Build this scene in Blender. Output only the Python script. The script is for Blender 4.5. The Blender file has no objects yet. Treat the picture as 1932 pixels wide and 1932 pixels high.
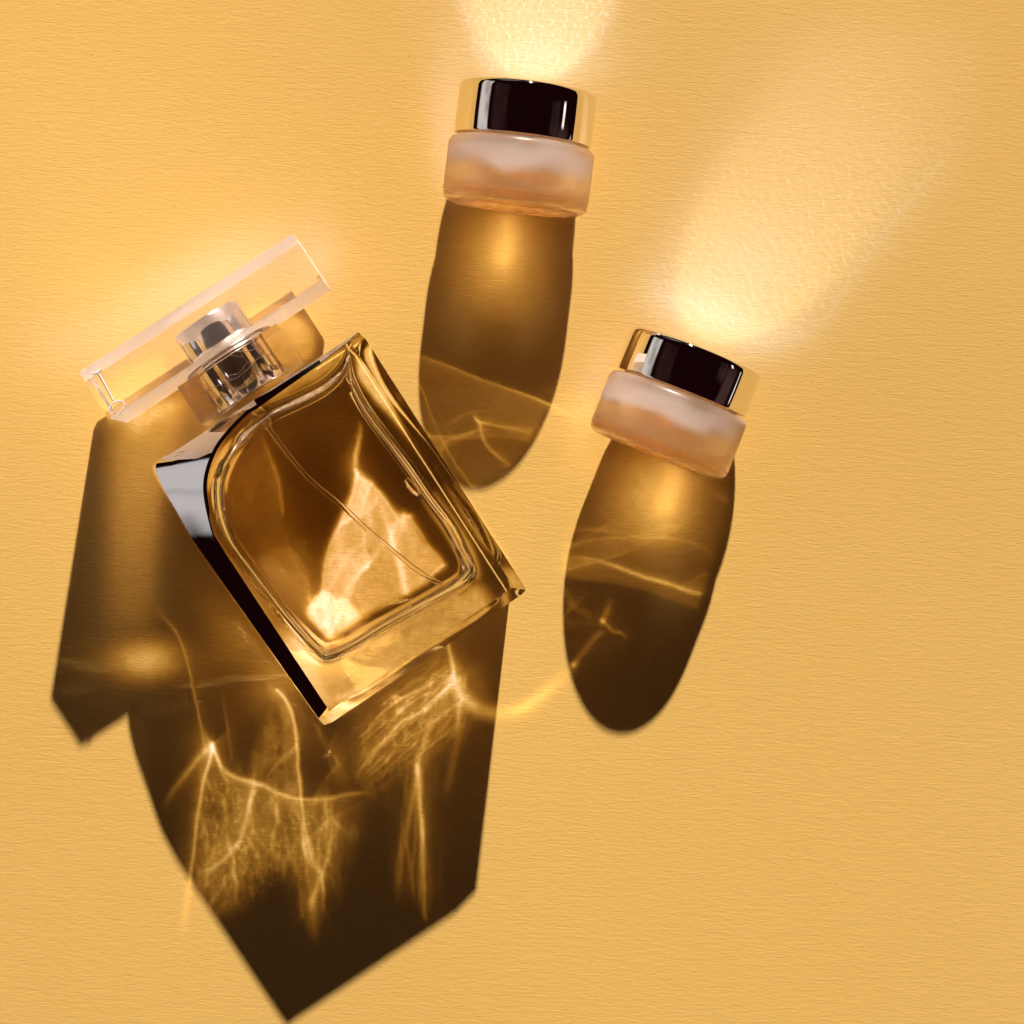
import bpy, bmesh, math, random
import numpy as np
from mathutils import Vector, Matrix
random.seed(7); RNG = np.random.default_rng(11)

# ---------------------------------------------------------------- units
# plan units: 1 unit = 0.15 mm.  Plan x to the right, plan y towards the viewer's bottom, origin plan (966, 966)
S = 0.00015
HC = 5800.0                      # camera height in plan units
scene = bpy.context.scene

def W(px, py, z=0.0):            # a point seen at plan (px,py), z units above the paper -> metres
    k = 1.0 - z / HC
    return Vector(((px - 966) * k * S, (966 - py) * k * S, z * S))

# ---------------------------------------------------------------- camera
cam_d = bpy.data.cameras.new('camera'); cam = bpy.data.objects.new('camera', cam_d)
scene.collection.objects.link(cam); scene.camera = cam
cam.location = (0, 0, HC * S); cam.rotation_euler = (0, 0, 0)
cam_d.sensor_width = 36; cam_d.lens = 36 * HC / 1932.0
cam_d.clip_start = 0.01; cam_d.clip_end = 50

# ---------------------------------------------------------------- render look
scene.view_settings.view_transform = 'Standard'
scene.view_settings.look = 'None'
scene.view_settings.exposure = 0.5
scene.view_settings.gamma = 1.0
scene.render.engine = 'CYCLES'
cy = scene.cycles
cy.max_bounces = 24; cy.transmission_bounces = 20; cy.glossy_bounces = 10; cy.diffuse_bounces = 4
cy.transparent_max_bounces = 16
cy.use_denoising = True
cy.sample_clamp_indirect = 25.0
cy.use_guiding = True; cy.use_surface_guiding = True
cy.caustics_reflective = True; cy.caustics_refractive = True
cy.blur_glossy = 0.0

# ---------------------------------------------------------------- node helpers
class N:
    def __init__(s, tree): s.t = tree; s.n = tree.nodes; s.l = tree.links
    def new(s, typ, **kw):
        nd = s.n.new(typ)
        for k, v in kw.items(): setattr(nd, k, v)
        return nd
    def put(s, sock, v):
        if isinstance(v, bpy.types.NodeSocket): s.l.new(v, sock)
        elif v is not None: sock.default_value = v
    def math(s, op, a, b=None, c=None, clamp=False):
        nd = s.new('ShaderNodeMath', operation=op, use_clamp=clamp)
        s.put(nd.inputs[0], a)
        if b is not None: s.put(nd.inputs[1], b)
        if c is not None: s.put(nd.inputs[2], c)
        return nd.outputs[0]
    def dot(s, a, vec):
        nd = s.new('ShaderNodeVectorMath', operation='DOT_PRODUCT')
        s.put(nd.inputs[0], a); nd.inputs[1].default_value = tuple(vec)
        return nd.outputs['Value']
    def step(s, x, a, b):        # smooth 0..1 between a and b
        nd = s.new('ShaderNodeMapRange', interpolation_type='SMOOTHSTEP')
        s.put(nd.inputs['Value'], x); nd.inputs['From Min'].default_value = a; nd.inputs['From Max'].default_value = b
        return nd.outputs['Result']
    def band(s, x, a, b, w):
        return s.math('SUBTRACT', s.step(x, a - w, a + w), s.step(x, b - w, b + w))

# ---------------------------------------------------------------- sun
SUN_EL = math.atan(0.5)
SLANT = -0.16                    # the shadows run this much sideways for one unit down the picture
sd = Vector((SLANT, -1.0, 0)).normalized()          # horizontal travel of the light
sun_dir = Vector((sd.x * math.cos(SUN_EL), sd.y * math.cos(SUN_EL), -math.sin(SUN_EL)))
sun_l = bpy.data.lights.new('sun', 'SUN'); sun = bpy.data.objects.new('sun', sun_l)
scene.collection.objects.link(sun)
sun_l.energy = 4.8; sun_l.angle = math.radians(0.95); sun_l.color = (1.0, 0.95, 0.88)
sun.rotation_euler = sun_dir.to_track_quat('-Z', 'Y').to_euler()
sun.location = (0, 0.6, 0.5)

# ---------------------------------------------------------------- world: a dim room round the table, bright window light low on the far left
world = bpy.data.worlds.new('World'); scene.world = world; world.use_nodes = True
wn = N(world.node_tree); wn.n.clear()
tc = wn.new('ShaderNodeTexCoord'); sep = wn.new('ShaderNodeSeparateXYZ'); wn.l.new(tc.outputs['Generated'], sep.inputs[0])
X, Y, Z = sep.outputs
AZ = wn.math('FLOORED_MODULO', wn.math('MULTIPLY', wn.math('ARCTAN2', Y, X), 57.29578), 360.0)      # degrees, 0 = right, 90 = towards the sun
EL = wn.math('MULTIPLY', wn.math('ARCSINE', Z), 57.29578)
def patch(az0, az1, el0, el1, waz, wel):
    return wn.math('MULTIPLY', wn.band(AZ, az0, az1, waz), wn.band(EL, el0, el1, wel))
def add(a, b): return wn.math('ADD', a, b)
WORLD_PATCHES = [  # az0, az1, el0, el1, soft az, soft el, strength, colour
    (146, 204, 7, 26, 3, 1.5, 0.36, (1.0, 0.95, 0.91)),
    (150, 200, 34, 58, 8, 4, 0.012, (0.9, 0.5, 0.4)), (335, 360, 32, 46, 5, 2, 0.02, (0.9, 0.6, 0.5)),
    (223, 229, 30, 36, 1, 1, 1.8, (1.0, 0.95, 0.92)),  # added small bright spot, for highlights on the glass rims
    (346, 359, 21, 25, 1.5, 0.6, 0.8, (1.0, 0.97, 0.95)), (328, 345, 3, 5, 1.5, 0.5, 0.6, (1.0, 0.95, 0.9)),
    (300, 345, 12, 30, 8, 3, 0.03, (0.9, 0.5, 0.4)),
    (95, 125, 12, 30, 5, 3, 0.10, (1.0, 0.96, 0.93)),
]
acc = None
for a0, a1, e0, e1, wa, we, st, col in WORLD_PATCHES:
    m = patch(a0, a1, e0, e1, wa, we)
    vm = wn.new('ShaderNodeVectorMath', operation='SCALE'); vm.inputs[0].default_value = tuple(c * st for c in col)
    wn.l.new(m, vm.inputs['Scale'])
    if acc is None: acc = vm.outputs[0]
    else:
        ad = wn.new('ShaderNodeVectorMath', operation='ADD'); wn.l.new(acc, ad.inputs[0]); wn.l.new(vm.outputs[0], ad.inputs[1]); acc = ad.outputs[0]
cn = wn.new('ShaderNodeTexNoise'); cn.inputs['Scale'].default_value = 2.2; cn.inputs['Detail'].default_value = 4; wn.l.new(tc.outputs['Generated'], cn.inputs['Vector'])
sc_ = wn.new('ShaderNodeVectorMath', operation='SCALE'); wn.l.new(acc, sc_.inputs[0]); wn.l.new(add(0.45, wn.math('MULTIPLY', wn.step(cn.outputs['Fac'], 0.36, 0.58), 0.75)), sc_.inputs['Scale']); acc = sc_.outputs[0]
ad = wn.new('ShaderNodeVectorMath', operation='ADD'); wn.l.new(acc, ad.inputs[0]); ad.inputs[1].default_value = (0.0050, 0.0008, 0.0012)
bg = wn.new('ShaderNodeBackground'); wn.l.new(ad.outputs[0], bg.inputs['Color']); bg.inputs['Strength'].default_value = 1.0
ow = wn.new('ShaderNodeOutputWorld'); wn.l.new(bg.outputs[0], ow.inputs[0])

# ---------------------------------------------------------------- object helpers
def tag(o, label=None, category=None, group=None, kind=None):
    if label: o['label'] = label
    if category: o['category'] = category
    if group: o['group'] = group
    if kind: o['kind'] = kind
    return o

def link_mesh(name, bm, mat, parent=None, smooth=None):
    me = bpy.data.meshes.new(name); bmesh.ops.recalc_face_normals(bm, faces=bm.faces)
    bm.to_mesh(me); bm.free()
    o = bpy.data.objects.new(name, me); scene.collection.objects.link(o)
    if mat: me.materials.append(mat)
    if smooth is not None:
        me.polygons.foreach_set('use_smooth', [True] * len(me.polygons))
        me.set_sharp_from_angle(angle=math.radians(smooth))
    if parent:
        o.parent = parent; o.matrix_parent_inverse = parent.matrix_world.inverted()
    return o

def empty(name, loc, rot=None):
    o = bpy.data.objects.new(name, None); scene.collection.objects.link(o)
    o.empty_display_size = 0.01
    m = Matrix.Translation(loc)
    if rot is not None: m = m @ rot
    o.matrix_world = m
    return o

def loft(loops, caps=(True, True)):
    bm = bmesh.new(); vs = [[bm.verts.new(p) for p in lp] for lp in loops]
    n = len(loops[0])
    for a, b in zip(vs, vs[1:]):
        for i in range(n):
            j = (i + 1) % n
            bm.faces.new((a[i], a[j], b[j], b[i]))
    if caps[0]: bm.faces.new(vs[0][::-1])
    if caps[1]: bm.faces.new(vs[-1])
    return bm

def bevel(bm, width, seg=3, angle=20):
    es = [e for e in bm.edges if len(e.link_faces) == 2 and e.calc_face_angle(0) > math.radians(angle)]
    bmesh.ops.bevel(bm, geom=es, offset=width, segments=seg, profile=0.5, affect='EDGES', clamp_overlap=True)

def catmull(pts, sub, closed=True):
    P = [np.array(p, float) for p in pts]; n = len(P); out = []
    rng = range(n if closed else n - 1)
    for i in rng:
        g = (lambda k: P[k % n]) if closed else (lambda k: P[min(max(k, 0), n - 1)])
        p0, p1, p2, p3 = g(i - 1), g(i), g(i + 1), g(i + 2)
        for k in range(sub):
            t = k / sub
            out.append(0.5 * ((2 * p1) + (-p0 + p2) * t + (2 * p0 - 5 * p1 + 4 * p2 - p3) * t * t + (-p0 + 3 * p1 - 3 * p2 + p3) * t ** 3))
    if not closed: out.append(P[-1])
    return out

def lathe(profile, seg=128):     # profile [(r, s)], axis = local +Y (s); closed on the axis where r == 0
    bm = bmesh.new(); rings = []
    for r, s in profile:
        if r <= 1e-9: rings.append([bm.verts.new((0, s, 0))])
        else: rings.append([bm.verts.new((r * math.cos(2 * math.pi * i / seg), s, r * math.sin(2 * math.pi * i / seg))) for i in range(seg)])
    for a, b in zip(rings, rings[1:]):
        for i in range(seg):
            j = (i + 1) % seg
            if len(a) == 1 and len(b) == 1: continue
            if len(a) == 1: bm.faces.new((a[0], b[j], b[i]))
            elif len(b) == 1: bm.faces.new((a[i], a[j], b[0]))
            else: bm.faces.new((a[i], a[j], b[j], b[i]))
    return bm

def tube(pts, rads, seg=10):
    bm = bmesh.new(); rings = []
    P = [Vector(p) for p in pts]
    for i, p in enumerate(P):
        d = (P[min(i + 1, len(P) - 1)] - P[max(i - 1, 0)]).normalized()
        a = d.orthogonal().normalized() if i == 0 else (a - d * a.dot(d)).normalized()
        b = d.cross(a); r = rads[i] if hasattr(rads, '__len__') else rads
        rings.append([bm.verts.new(p + (a * math.cos(2 * math.pi * k / seg) + b * math.sin(2 * math.pi * k / seg)) * r) for k in range(seg)])
    for A, B in zip(rings, rings[1:]):
        for k in range(seg): bm.faces.new((A[k], A[(k + 1) % seg], B[(k + 1) % seg], B[k]))
    bm.faces.new(rings[0][::-1]); bm.faces.new(rings[-1])
    return bm

# ---------------------------------------------------------------- materials
def mat_new(name):
    m = bpy.data.materials.new(name); m.use_nodes = True; n = N(m.node_tree); n.n.clear()
    out = n.new('ShaderNodeOutputMaterial'); return m, n, out

def mat_glass(name, ior, color=(1, 1, 1), rough=0.0, wobble=0.0, wscale=60):
    m, n, out = mat_new(name)
    g = n.new('ShaderNodeBsdfGlass'); g.inputs['IOR'].default_value = ior; g.inputs['Roughness'].default_value = rough
    g.inputs['Color'].default_value = (*color, 1)
    if wobble:
        no = n.new('ShaderNodeTexNoise'); no.inputs['Scale'].default_value = wscale; no.inputs['Detail'].default_value = 1.5
        t = n.new('ShaderNodeTexCoord'); n.l.new(t.outputs['Object'], no.inputs['Vector'])
        b = n.new('ShaderNodeBump'); b.inputs['Strength'].default_value = 1.0; b.inputs['Distance'].default_value = wobble
        n.l.new(no.outputs['Fac'], b.inputs['Height']); n.l.new(b.outputs[0], g.inputs['Normal'])
    n.l.new(g.outputs[0], out.inputs[0]); return m

def mat_metal(name, color, rough, wobble=0.0, speck=False):
    m, n, out = mat_new(name)
    p = n.new('ShaderNodeBsdfPrincipled'); p.inputs['Metallic'].default_value = 1; p.inputs['Roughness'].default_value = rough
    p.inputs['Base Color'].default_value = (*color, 1)
    t = n.new('ShaderNodeTexCoord')
    if wobble:
        no = n.new('ShaderNodeTexNoise'); no.inputs['Scale'].default_value = 700; no.inputs['Detail'].default_value = 3
        n.l.new(t.outputs['Object'], no.inputs['Vector'])
        b = n.new('ShaderNodeBump'); b.inputs['Distance'].default_value = wobble
        n.l.new(no.outputs['Fac'], b.inputs['Height']); n.l.new(b.outputs[0], p.inputs['Normal'])
    if speck:
        no = n.new('ShaderNodeTexNoise'); no.inputs['Scale'].default_value = 1800; no.inputs['Detail'].default_value = 4
        n.l.new(t.outputs['Object'], no.inputs['Vector'])
        r = n.math('MULTIPLY_ADD', n.step(no.outputs['Fac'], 0.52, 0.7), 0.4, rough)
        n.l.new(r, p.inputs['Roughness'])
    n.l.new(p.outputs[0], out.inputs[0]); return m

def mat_paper():
    m, n, out = mat_new('laid_paper')
    p = n.new('ShaderNodeBsdfPrincipled'); p.inputs['Roughness'].default_value = 0.85
    p.inputs['Specular IOR Level'].default_value = 0.15
    t = n.new('ShaderNodeTexCoord'); mp = n.new('ShaderNodeMapping'); n.l.new(t.outputs['Object'], mp.inputs['Vector'])
    mp.inputs['Rotation'].default_value = (0, 0, math.radians(2.6))
    def noise(sx, sy, det, dist=0.0, rough=0.55):
        v = n.new('ShaderNodeVectorMath', operation='MULTIPLY'); n.l.new(mp.outputs[0], v.inputs[0]); v.inputs[1].default_value = (sx, sy, 1)
        k = n.new('ShaderNodeTexNoise'); k.inputs['Scale'].default_value = 1; k.inputs['Detail'].default_value = det
        k.inputs['Distortion'].default_value = dist; k.inputs['Roughness'].default_value = rough
        n.l.new(v.outputs[0], k.inputs['Vector']); return k.outputs['Fac']
    long_ = noise(400, 1900, 3, 0.5)
    ribs = noise(170, 950, 2, 0.8)
    fine = noise(900, 2400, 3)
    cloud = noise(9, 9, 3)
    h = n.math('ADD', n.math('MULTIPLY', long_, 0.9), n.math('ADD', n.math('MULTIPLY', ribs, 0.9), n.math('MULTIPLY', fine, 0.35)))
    b = n.new('ShaderNodeBump'); b.inputs['Strength'].default_value = 1.0; b.inputs['Distance'].default_value = 0.00007
    n.l.new(h, b.inputs['Height']); n.l.new(b.outputs[0], p.inputs['Normal'])
    mix = n.new('ShaderNodeMix', data_type='RGBA')
    n.l.new(n.math('MULTIPLY_ADD', cloud, 0.6, n.math('MULTIPLY', long_, 0.4)), mix.inputs['Factor'])
    mix.inputs['A'].default_value = (0.765, 0.440, 0.108, 1); mix.inputs['B'].default_value = (0.80, 0.490, 0.140, 1)
    dust = noise(700, 700, 1); spk = noise(1500, 1500, 1)
    dk = n.math('MULTIPLY', n.step(dust, 0.72, 0.80), n.step(spk, 0.5, 0.62))
    big = noise(3.5, 3.5, 2); hs = n.new('ShaderNodeHueSaturation'); n.l.new(mix.outputs['Result'], hs.inputs['Color'])
    n.l.new(n.math('SUBTRACT', n.math('MULTIPLY_ADD', big, 0.16, 0.92), n.math('MULTIPLY', dk, 0.35)), hs.inputs['Value'])
    n.l.new(hs.outputs[0], p.inputs['Base Color'])
    n.l.new(p.outputs[0], out.inputs[0]); return m

def mat_frosted():
    m, n, out = mat_new('frosted_glass')
    g = n.new('ShaderNodeBsdfGlass'); g.inputs['IOR'].default_value = 1.47; g.inputs['Roughness'].default_value = 0.34
    g.inputs['Color'].default_value = (1.0, 0.955, 0.89, 1)
    d = n.new('ShaderNodeBsdfDiffuse'); d.inputs['Color'].default_value = (0.97, 0.88, 0.82, 1)
    tr = n.new('ShaderNodeBsdfTranslucent'); tr.inputs['Color'].default_value = (0.98, 0.80, 0.64, 1)
    a = n.new('ShaderNodeMixShader'); a.inputs[0].default_value = 0.5; n.l.new(d.outputs[0], a.inputs[1]); n.l.new(tr.outputs[0], a.inputs[2])
    c = n.new('ShaderNodeMixShader'); 
    at = n.new('ShaderNodeAttribute', attribute_name='along'); t = n.new('ShaderNodeTexCoord')
    no = n.new('ShaderNodeTexNoise'); no.inputs['Scale'].default_value = 70; no.inputs['Detail'].default_value = 2; n.l.new(t.outputs['Object'], no.inputs['Vector'])
    sv = n.math('ADD', at.outputs['Fac'], n.math('MULTIPLY', n.math('SUBTRACT', no.outputs['Fac'], 0.5), 60.0))
    fr = n.math('ADD', 0.07, n.math('MULTIPLY', n.band(sv, 66, 106, 16), 0.58))  # frosting whiter near the lid, put in for cloudy highlights
    n.l.new(n.math('MULTIPLY_ADD', n.step(at.outputs['Fac'], 12, 22), 0.13, 0.19), g.inputs['Roughness'])
    n.l.new(fr, c.inputs[0]); n.l.new(g.outputs[0], c.inputs[1]); n.l.new(a.outputs[0], c.inputs[2])
    n.l.new(c.outputs[0], out.inputs[0]); return m

def mat_diffuse(name, color, rough=0.5):
    m, n, out = mat_new(name); p = n.new('ShaderNodeBsdfPrincipled'); p.inputs['Base Color'].default_value = (*color, 1)
    p.inputs['Roughness'].default_value = rough; n.l.new(p.outputs[0], out.inputs[0]); return m

M_PAPER = mat_paper()
M_GLASS = mat_glass('clear_glass', 1.5, (1.0, 0.998, 0.99), wobble=0.00002, wscale=90)
M_LIQ = mat_glass('perfume_liquid', 0.78, (0.985, 0.95, 0.87), wobble=0.00012, wscale=45)
M_ACRYL = mat_glass('clear_acrylic', 1.42, (1.0, 0.985, 0.975), wobble=0.00003, wscale=80)
M_ACRYL_F = mat_glass('ground_acrylic', 1.42, (1.0, 0.98, 0.97), rough=0.5)
def haze_over(m, amt, col):
    n = N(m.node_tree); out = next(x for x in n.n if x.type == 'OUTPUT_MATERIAL'); src = out.inputs[0].links[0].from_socket
    d1 = n.new('ShaderNodeBsdfDiffuse'); d1.inputs[0].default_value = (*col, 1); d2 = n.new('ShaderNodeBsdfTranslucent'); d2.inputs[0].default_value = (*col, 1)
    a = n.new('ShaderNodeMixShader'); n.l.new(d1.outputs[0], a.inputs[1]); n.l.new(d2.outputs[0], a.inputs[2]); a.inputs[0].default_value = 0.2
    b = n.new('ShaderNodeMixShader'); b.inputs[0].default_value = amt; n.l.new(src, b.inputs[1]); n.l.new(a.outputs[0], b.inputs[2]); n.l.new(b.outputs[0], out.inputs[0])
haze_over(M_ACRYL_F, 0.46, (0.97, 0.90, 0.88)); haze_over(M_ACRYL, 0.05, (0.98, 0.92, 0.90))
M_ACRYL_R = mat_glass('rim_acrylic', 1.42, (1.0, 0.985, 0.975), rough=0.12)
M_ADDED_MIRROR = mat_metal('added_mirror_metal', (0.80, 0.78, 0.80), 0.02, wobble=0.000002)  # metal stand-in for the reflections of the glass edge
M_TUBE = mat_glass('tube_plastic', 0.80, (1.0, 0.97, 0.93))
M_LID = mat_metal('mirror_gold_lid', (0.93, 0.88, 0.82), 0.03, wobble=0.0000012)
M_LID_END = mat_metal('lid_top_metal', (0.50, 0.54, 0.68), 0.20, wobble=0.000012)
M_CHROME = mat_metal('collar_chrome', (0.86, 0.80, 0.78), 0.07, speck=False, wobble=0.000001)
M_FROST = mat_frosted()
M_CREAM = mat_diffuse('peach_cream', (0.95, 0.80, 0.72), 0.6)
M_CRACK_MARK = mat_diffuse('crack_and_mark_white', (0.85, 0.75, 0.70), 0.6)

# ================================================================ structure: the sheet of paper
bm = bmesh.new(); bmesh.ops.create_grid(bm, x_segments=8, y_segments=8, size=1.2)
paper = link_mesh('paper_ground', bm, M_PAPER); tag(paper, kind='structure')

# ================================================================ perfume bottle
HB = 311.0
bottle = empty('perfume_bottle', W(640, 990, 0))
tag(bottle, 'chunky clear glass perfume bottle with a clear block cap, lying on yellow paper', 'perfume bottle')

# outer block: (lower x, lower y, lower z, top x, top y)
KEY = [
    (676, 627, 299, 660, 642), (690, 640, 296, 664, 650),
    (984, 1098, 292, 958, 1090), (992, 1113, 292, 962, 1108), (984, 1122, 290, 958, 1116),
    (626, 1363, 288, 634, 1332), (612, 1368, 288, 622, 1342), (600, 1356, 290, 617, 1336),
    (388, 1056, 279, 423, 1045),
    (364, 1022, 278, 402, 1012), (330, 964, 264, 386, 948), (301, 916, 250, 384, 905), (289, 876, 234, 396, 862),
    (330, 850, 236, 418, 824), (400, 806, 262, 462, 778), (480, 754, 303, 488, 761), (600, 676, 304, 605, 684),
]
def true2(px, py, z): v = W(px, py, z); return (v.x, v.y)
low = [true2(k[0], k[1], k[2]) + (k[2] * S,) for k in KEY]
top = [true2(k[3], k[4], HB) + (HB * S,) for k in KEY]
cx_, cy_ = sum(p[0] for p in low) / len(low), sum(p[1] for p in low) / len(low)
def densify(loop):               # round only the curved left shoulder
    out = []
    n = len(loop); P = [np.array(p) for p in loop]
    for i in range(n):
        sub = 4 if 9 <= i <= 14 else 1
        p0, p1, p2, p3 = P[i - 1], P[i], P[(i + 1) % n], P[(i + 2) % n]
        for k in range(sub):
            t = k / sub
            out.append(tuple(0.5 * ((2 * p1) + (-p0 + p2) * t + (2 * p0 - 5 * p1 + 4 * p2 - p3) * t * t + (-p0 + 3 * p1 - 3 * p2 + p3) * t ** 3)))
    return out
low, top = densify(low), densify(top)
bot = [(x, y, 1.2 * S) for x, y, z in low]
for q in range(5): bot[q] = (bot[q][0] - .84 * 34 * S, bot[q][1] - .543 * 34 * S, bot[q][2])
bm = loft([bot, low, top]); bevel(bm, 7 * S, 3, 24)
body = link_mesh('glass_body', bm, M_GLASS, bottle, smooth=30)

# added mirror strip, standing in for reflections in the glass left shoulder and edge
i0, i1 = 8 - 1, len(top) - 1
cen = Vector((sum(p[0] for p in top) / len(top), sum(p[1] for p in top) / len(top), HB * S))
def lift(a, b, t, o=0.9):
    p = Vector(a).lerp(Vector(b), t); d = p - cen; d.z = 0; d.normalize()
    return p + d * o * S * 0.7 + Vector((0, 0, o * S * 0.7))
bm = bmesh.new(); rows = []
for i in list(range(i0, i1 + 1)) + [0]:
    def lip(w_, h_):
        p = Vector(top[i]); d = cen - p; d.z = 0; d.normalize(); return p + d * w_ * S + Vector((0, 0, h_ * S))  # flat lip, shaped to draw a dark outline along the edge
    wl = 7.0 if 0 < i - i0 < i1 - i0 and i > 11 else 3.0
    rows.append([bm.verts.new(lift(low[i], top[i], t)) for t in (0.06, 0.35, 0.65)] + [bm.verts.new(lip(0, .9)), bm.verts.new(lip(wl, .8)), bm.verts.new(lip(wl, .2)), bm.verts.new(lip(0, .15)), bm.verts.new(lift(low[i], top[i], .06, -0.1))])
for a, b in zip(rows, rows[1:]):
    for k in range(8): bm.faces.new((a[k], a[(k + 1) % 8], b[(k + 1) % 8], b[k]))
bm.faces.new(rows[0]); bm.faces.new(rows[-1][::-1])
link_mesh('added_mirror_strip', bm, M_ADDED_MIRROR, bottle, smooth=16)

# liquid chamber
CAV = [(661, 656), (671, 705), (699, 761), (746, 825), (783, 874), (824, 934), (863, 986), (888, 1034), (904, 1072), (899, 1094),
       (874, 1117), (810, 1154), (730, 1199), (669, 1237), (620, 1256), (594, 1243), (554, 1203), (505, 1143), (460, 1083), (424, 1034),
       (404, 986), (396, 938), (399, 898), (416, 857), (444, 818), (470, 792), (503, 766), (534, 752), (571, 735), (611, 713), (641, 684)]
cav = catmull([(x, y) for x, y in CAV], 4)
cxy = np.array([640.0, 960.0])
prof = [(52, .84), (54, .90), (62, .945), (80, .975), (120, .99), (180, .985), (222, .965), (242, .93), (252, .89), (256, .84)]
loops = [[W(*(cxy + (p - cxy) * s), z) for p in cav] for z, s in prof]
bm = loft(loops)
link_mesh('liquid', bm, M_LIQ, bottle, smooth=40)

# dip tube and its fitting
TP = [(488, 773), (504, 801), (549, 861), (589, 906), (649, 954), (701, 1002), (750, 1042), (800, 1082), (842, 1112)]
tp = catmull([(x, y) for x, y in TP], 6, closed=False)
bm = tube([W(p[0], p[1], 150 + 10 * math.sin(i * .06)) for i, p in enumerate(tp)], 4.6 * S, 16)
dip = link_mesh('dip_tube', bm, M_TUBE, bottle, smooth=40)
bm = tube([W(484, 766, 150), W(489, 775, 150), W(498, 790, 150), W(506, 804, 150)], [11 * S, 11 * S, 10 * S, 7 * S], 16)
link_mesh('tube_fitting', bm, M_TUBE, dip, smooth=40)

bm = tube([W(770, 902, 215), W(778, 911, 216), W(788, 922, 216), W(795, 931, 215)], [6 * S, 10 * S, 10 * S, 6 * S], 12)
link_mesh('moulded_nub', bm, M_TUBE, body, smooth=40)

# frame of the bottle: u across, v down the axis
UX = np.array([0.84, -0.543]); VX = np.array([0.543, 0.84]); O0 = np.array([318.0, 868.0])  # true ground plan of the top left corner
def uv(u, v): p = O0 + UX * u + VX * v; return p
def B(u, v, z): p = uv(u, v); return Vector(((p[0] - 966) * S, (966 - p[1]) * S, z * S))
axis_rot = Matrix.Rotation(math.atan2(VX[1] * -1, VX[0]) - math.pi / 2, 4, 'Z')
CU = 212.0; CZ = 146.0
def along(profile, name, mat, parent, seg=96, smooth=35):     # lathe round the bottle axis; profile (r, v)
    bm = lathe([(r * S, v * S) for r, v in profile], seg)
    M = Matrix.Translation(B(CU, 0, CZ)) @ axis_rot
    bmesh.ops.transform(bm, matrix=M, verts=bm.verts)
    return link_mesh(name, bm, mat, parent, smooth=smooth)
collar = along([(0, -3), (70, -3), (72, -6), (72, -82), (69, -86), (0, -86)], 'collar', M_CHROME, bottle)
spray = along([(0, -86.5), (66, -86.5), (68, -90), (68, -160), (64, -166), (0, -166)], 'sprayer', M_CHROME, bottle)

# cap: a wide clear block above a smaller clear block, bored for the sprayer
cap = None
def rblock(u0, u1, v0, v1, z0, z1, bev, cham=0):
    bm = bmesh.new()
    if cham: pl = [(u0 + cham, z0), (u1 - cham, z0), (u1, z0 + cham), (u1, z1 - cham), (u1 - cham, z1), (u0 + cham, z1), (u0, z1 - cham), (u0, z0 + cham)]
    else: pl = [(u0, z0), (u1, z0), (u1, z1), (u0, z1)]
    bm.free(); bm = loft([[B(u, v0, z) for u, z in pl], [B(u, v1, z) for u, z in pl]])
    bevel(bm, bev * S, 3, 20)
    return bm
def bore(bm, r, v0, v1):         # an inner cylinder wall with a closed end
    pr = lathe([(0, v0 * S), (r * S, v0 * S), (r * S, v1 * S), (0, v1 * S)], 96)
    bmesh.ops.transform(pr, matrix=Matrix.Translation(B(CU, 0, CZ)) @ axis_rot, verts=pr.verts)
    return pr
bm = rblock(-24, 432, -196, -98, 42, 311, 8, cham=6)
cap = link_mesh('cap', bm, M_ACRYL, bottle, smooth=30)
cap.data.materials.append(M_ACRYL_F)
vdir = Vector((VX[0], -VX[1], 0)).normalized()
for f in cap.data.polygons:
    if abs(f.normal.dot(vdir)) > 0.9 or f.normal.dot(Vector((UX[0], -UX[1], 0))) > 0.9: f.material_index = 1
rim = along([(0, -97), (88, -97), (91, -94), (91, -86), (88, -83.5), (0, -83.5)], 'cap_rim', M_ACRYL_R, cap)
bm = rblock(CU - 106, CU + 106, -83, -4, CZ - 104, CZ + 104, 9)
link_mesh('cap_neck', bm, M_ACRYL, cap, smooth=30)

# fine white cracks and a pale T with a hook in the acrylic
def mark(name, pts, r, z, parent):
    P = catmull([(x, y) for x, y in pts], 5, closed=False)
    bm = tube([W(p[0], p[1], z) for p in P], r * S, 6); return link_mesh(name, bm, M_CRACK_MARK, parent, smooth=50)
def cz(*a): return [((450 + x / 4.293) * .7061, (700 + y / 4.293) * .7061) for x, y in a]
neck = [o for o in scene.objects if o.name == 'cap_neck'][0]
mark('hairline_crack', cz((350, 1500), (520, 1440), (640, 1380), (780, 1330), (900, 1240), (980, 1150), (1060, 1090), (1180, 1060), (1230, 1040)), .7, 251.5, neck)
mark('hairline_crack', cz((700, 1050), (800, 1025), (920, 1020), (1000, 990)), .6, 251.5, neck)
mark('hairline_crack', cz((930, 1330), (885, 1370), (890, 1430), (915, 1490)), .7, 251.5, neck)
mark('hairline_crack', cz((340, 1370), (420, 1480), (500, 1600), (590, 1730)), .8, 251.5, neck)
mark('hairline_crack', cz((950, 940), (1060, 1080), (1140, 1200)), .7, 251.5, neck)
def c1(*a): return [(105.9 + x * .2924, 409.5 + y * .2924) for x, y in a]
mark('pale_mark', c1((270, 1000), (320, 1090), (370, 1185)), 2.2, 310.5, cap)
mark('pale_mark', c1((240, 1010), (272, 1000), (290, 985)), 2.4, 310.5, cap)
mark('pale_mark', c1((345, 1265), (350, 1220), (380, 1195), (420, 1185), (440, 1205), (425, 1245), (400, 1280)), 1.5, 310.5, cap)

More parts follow.
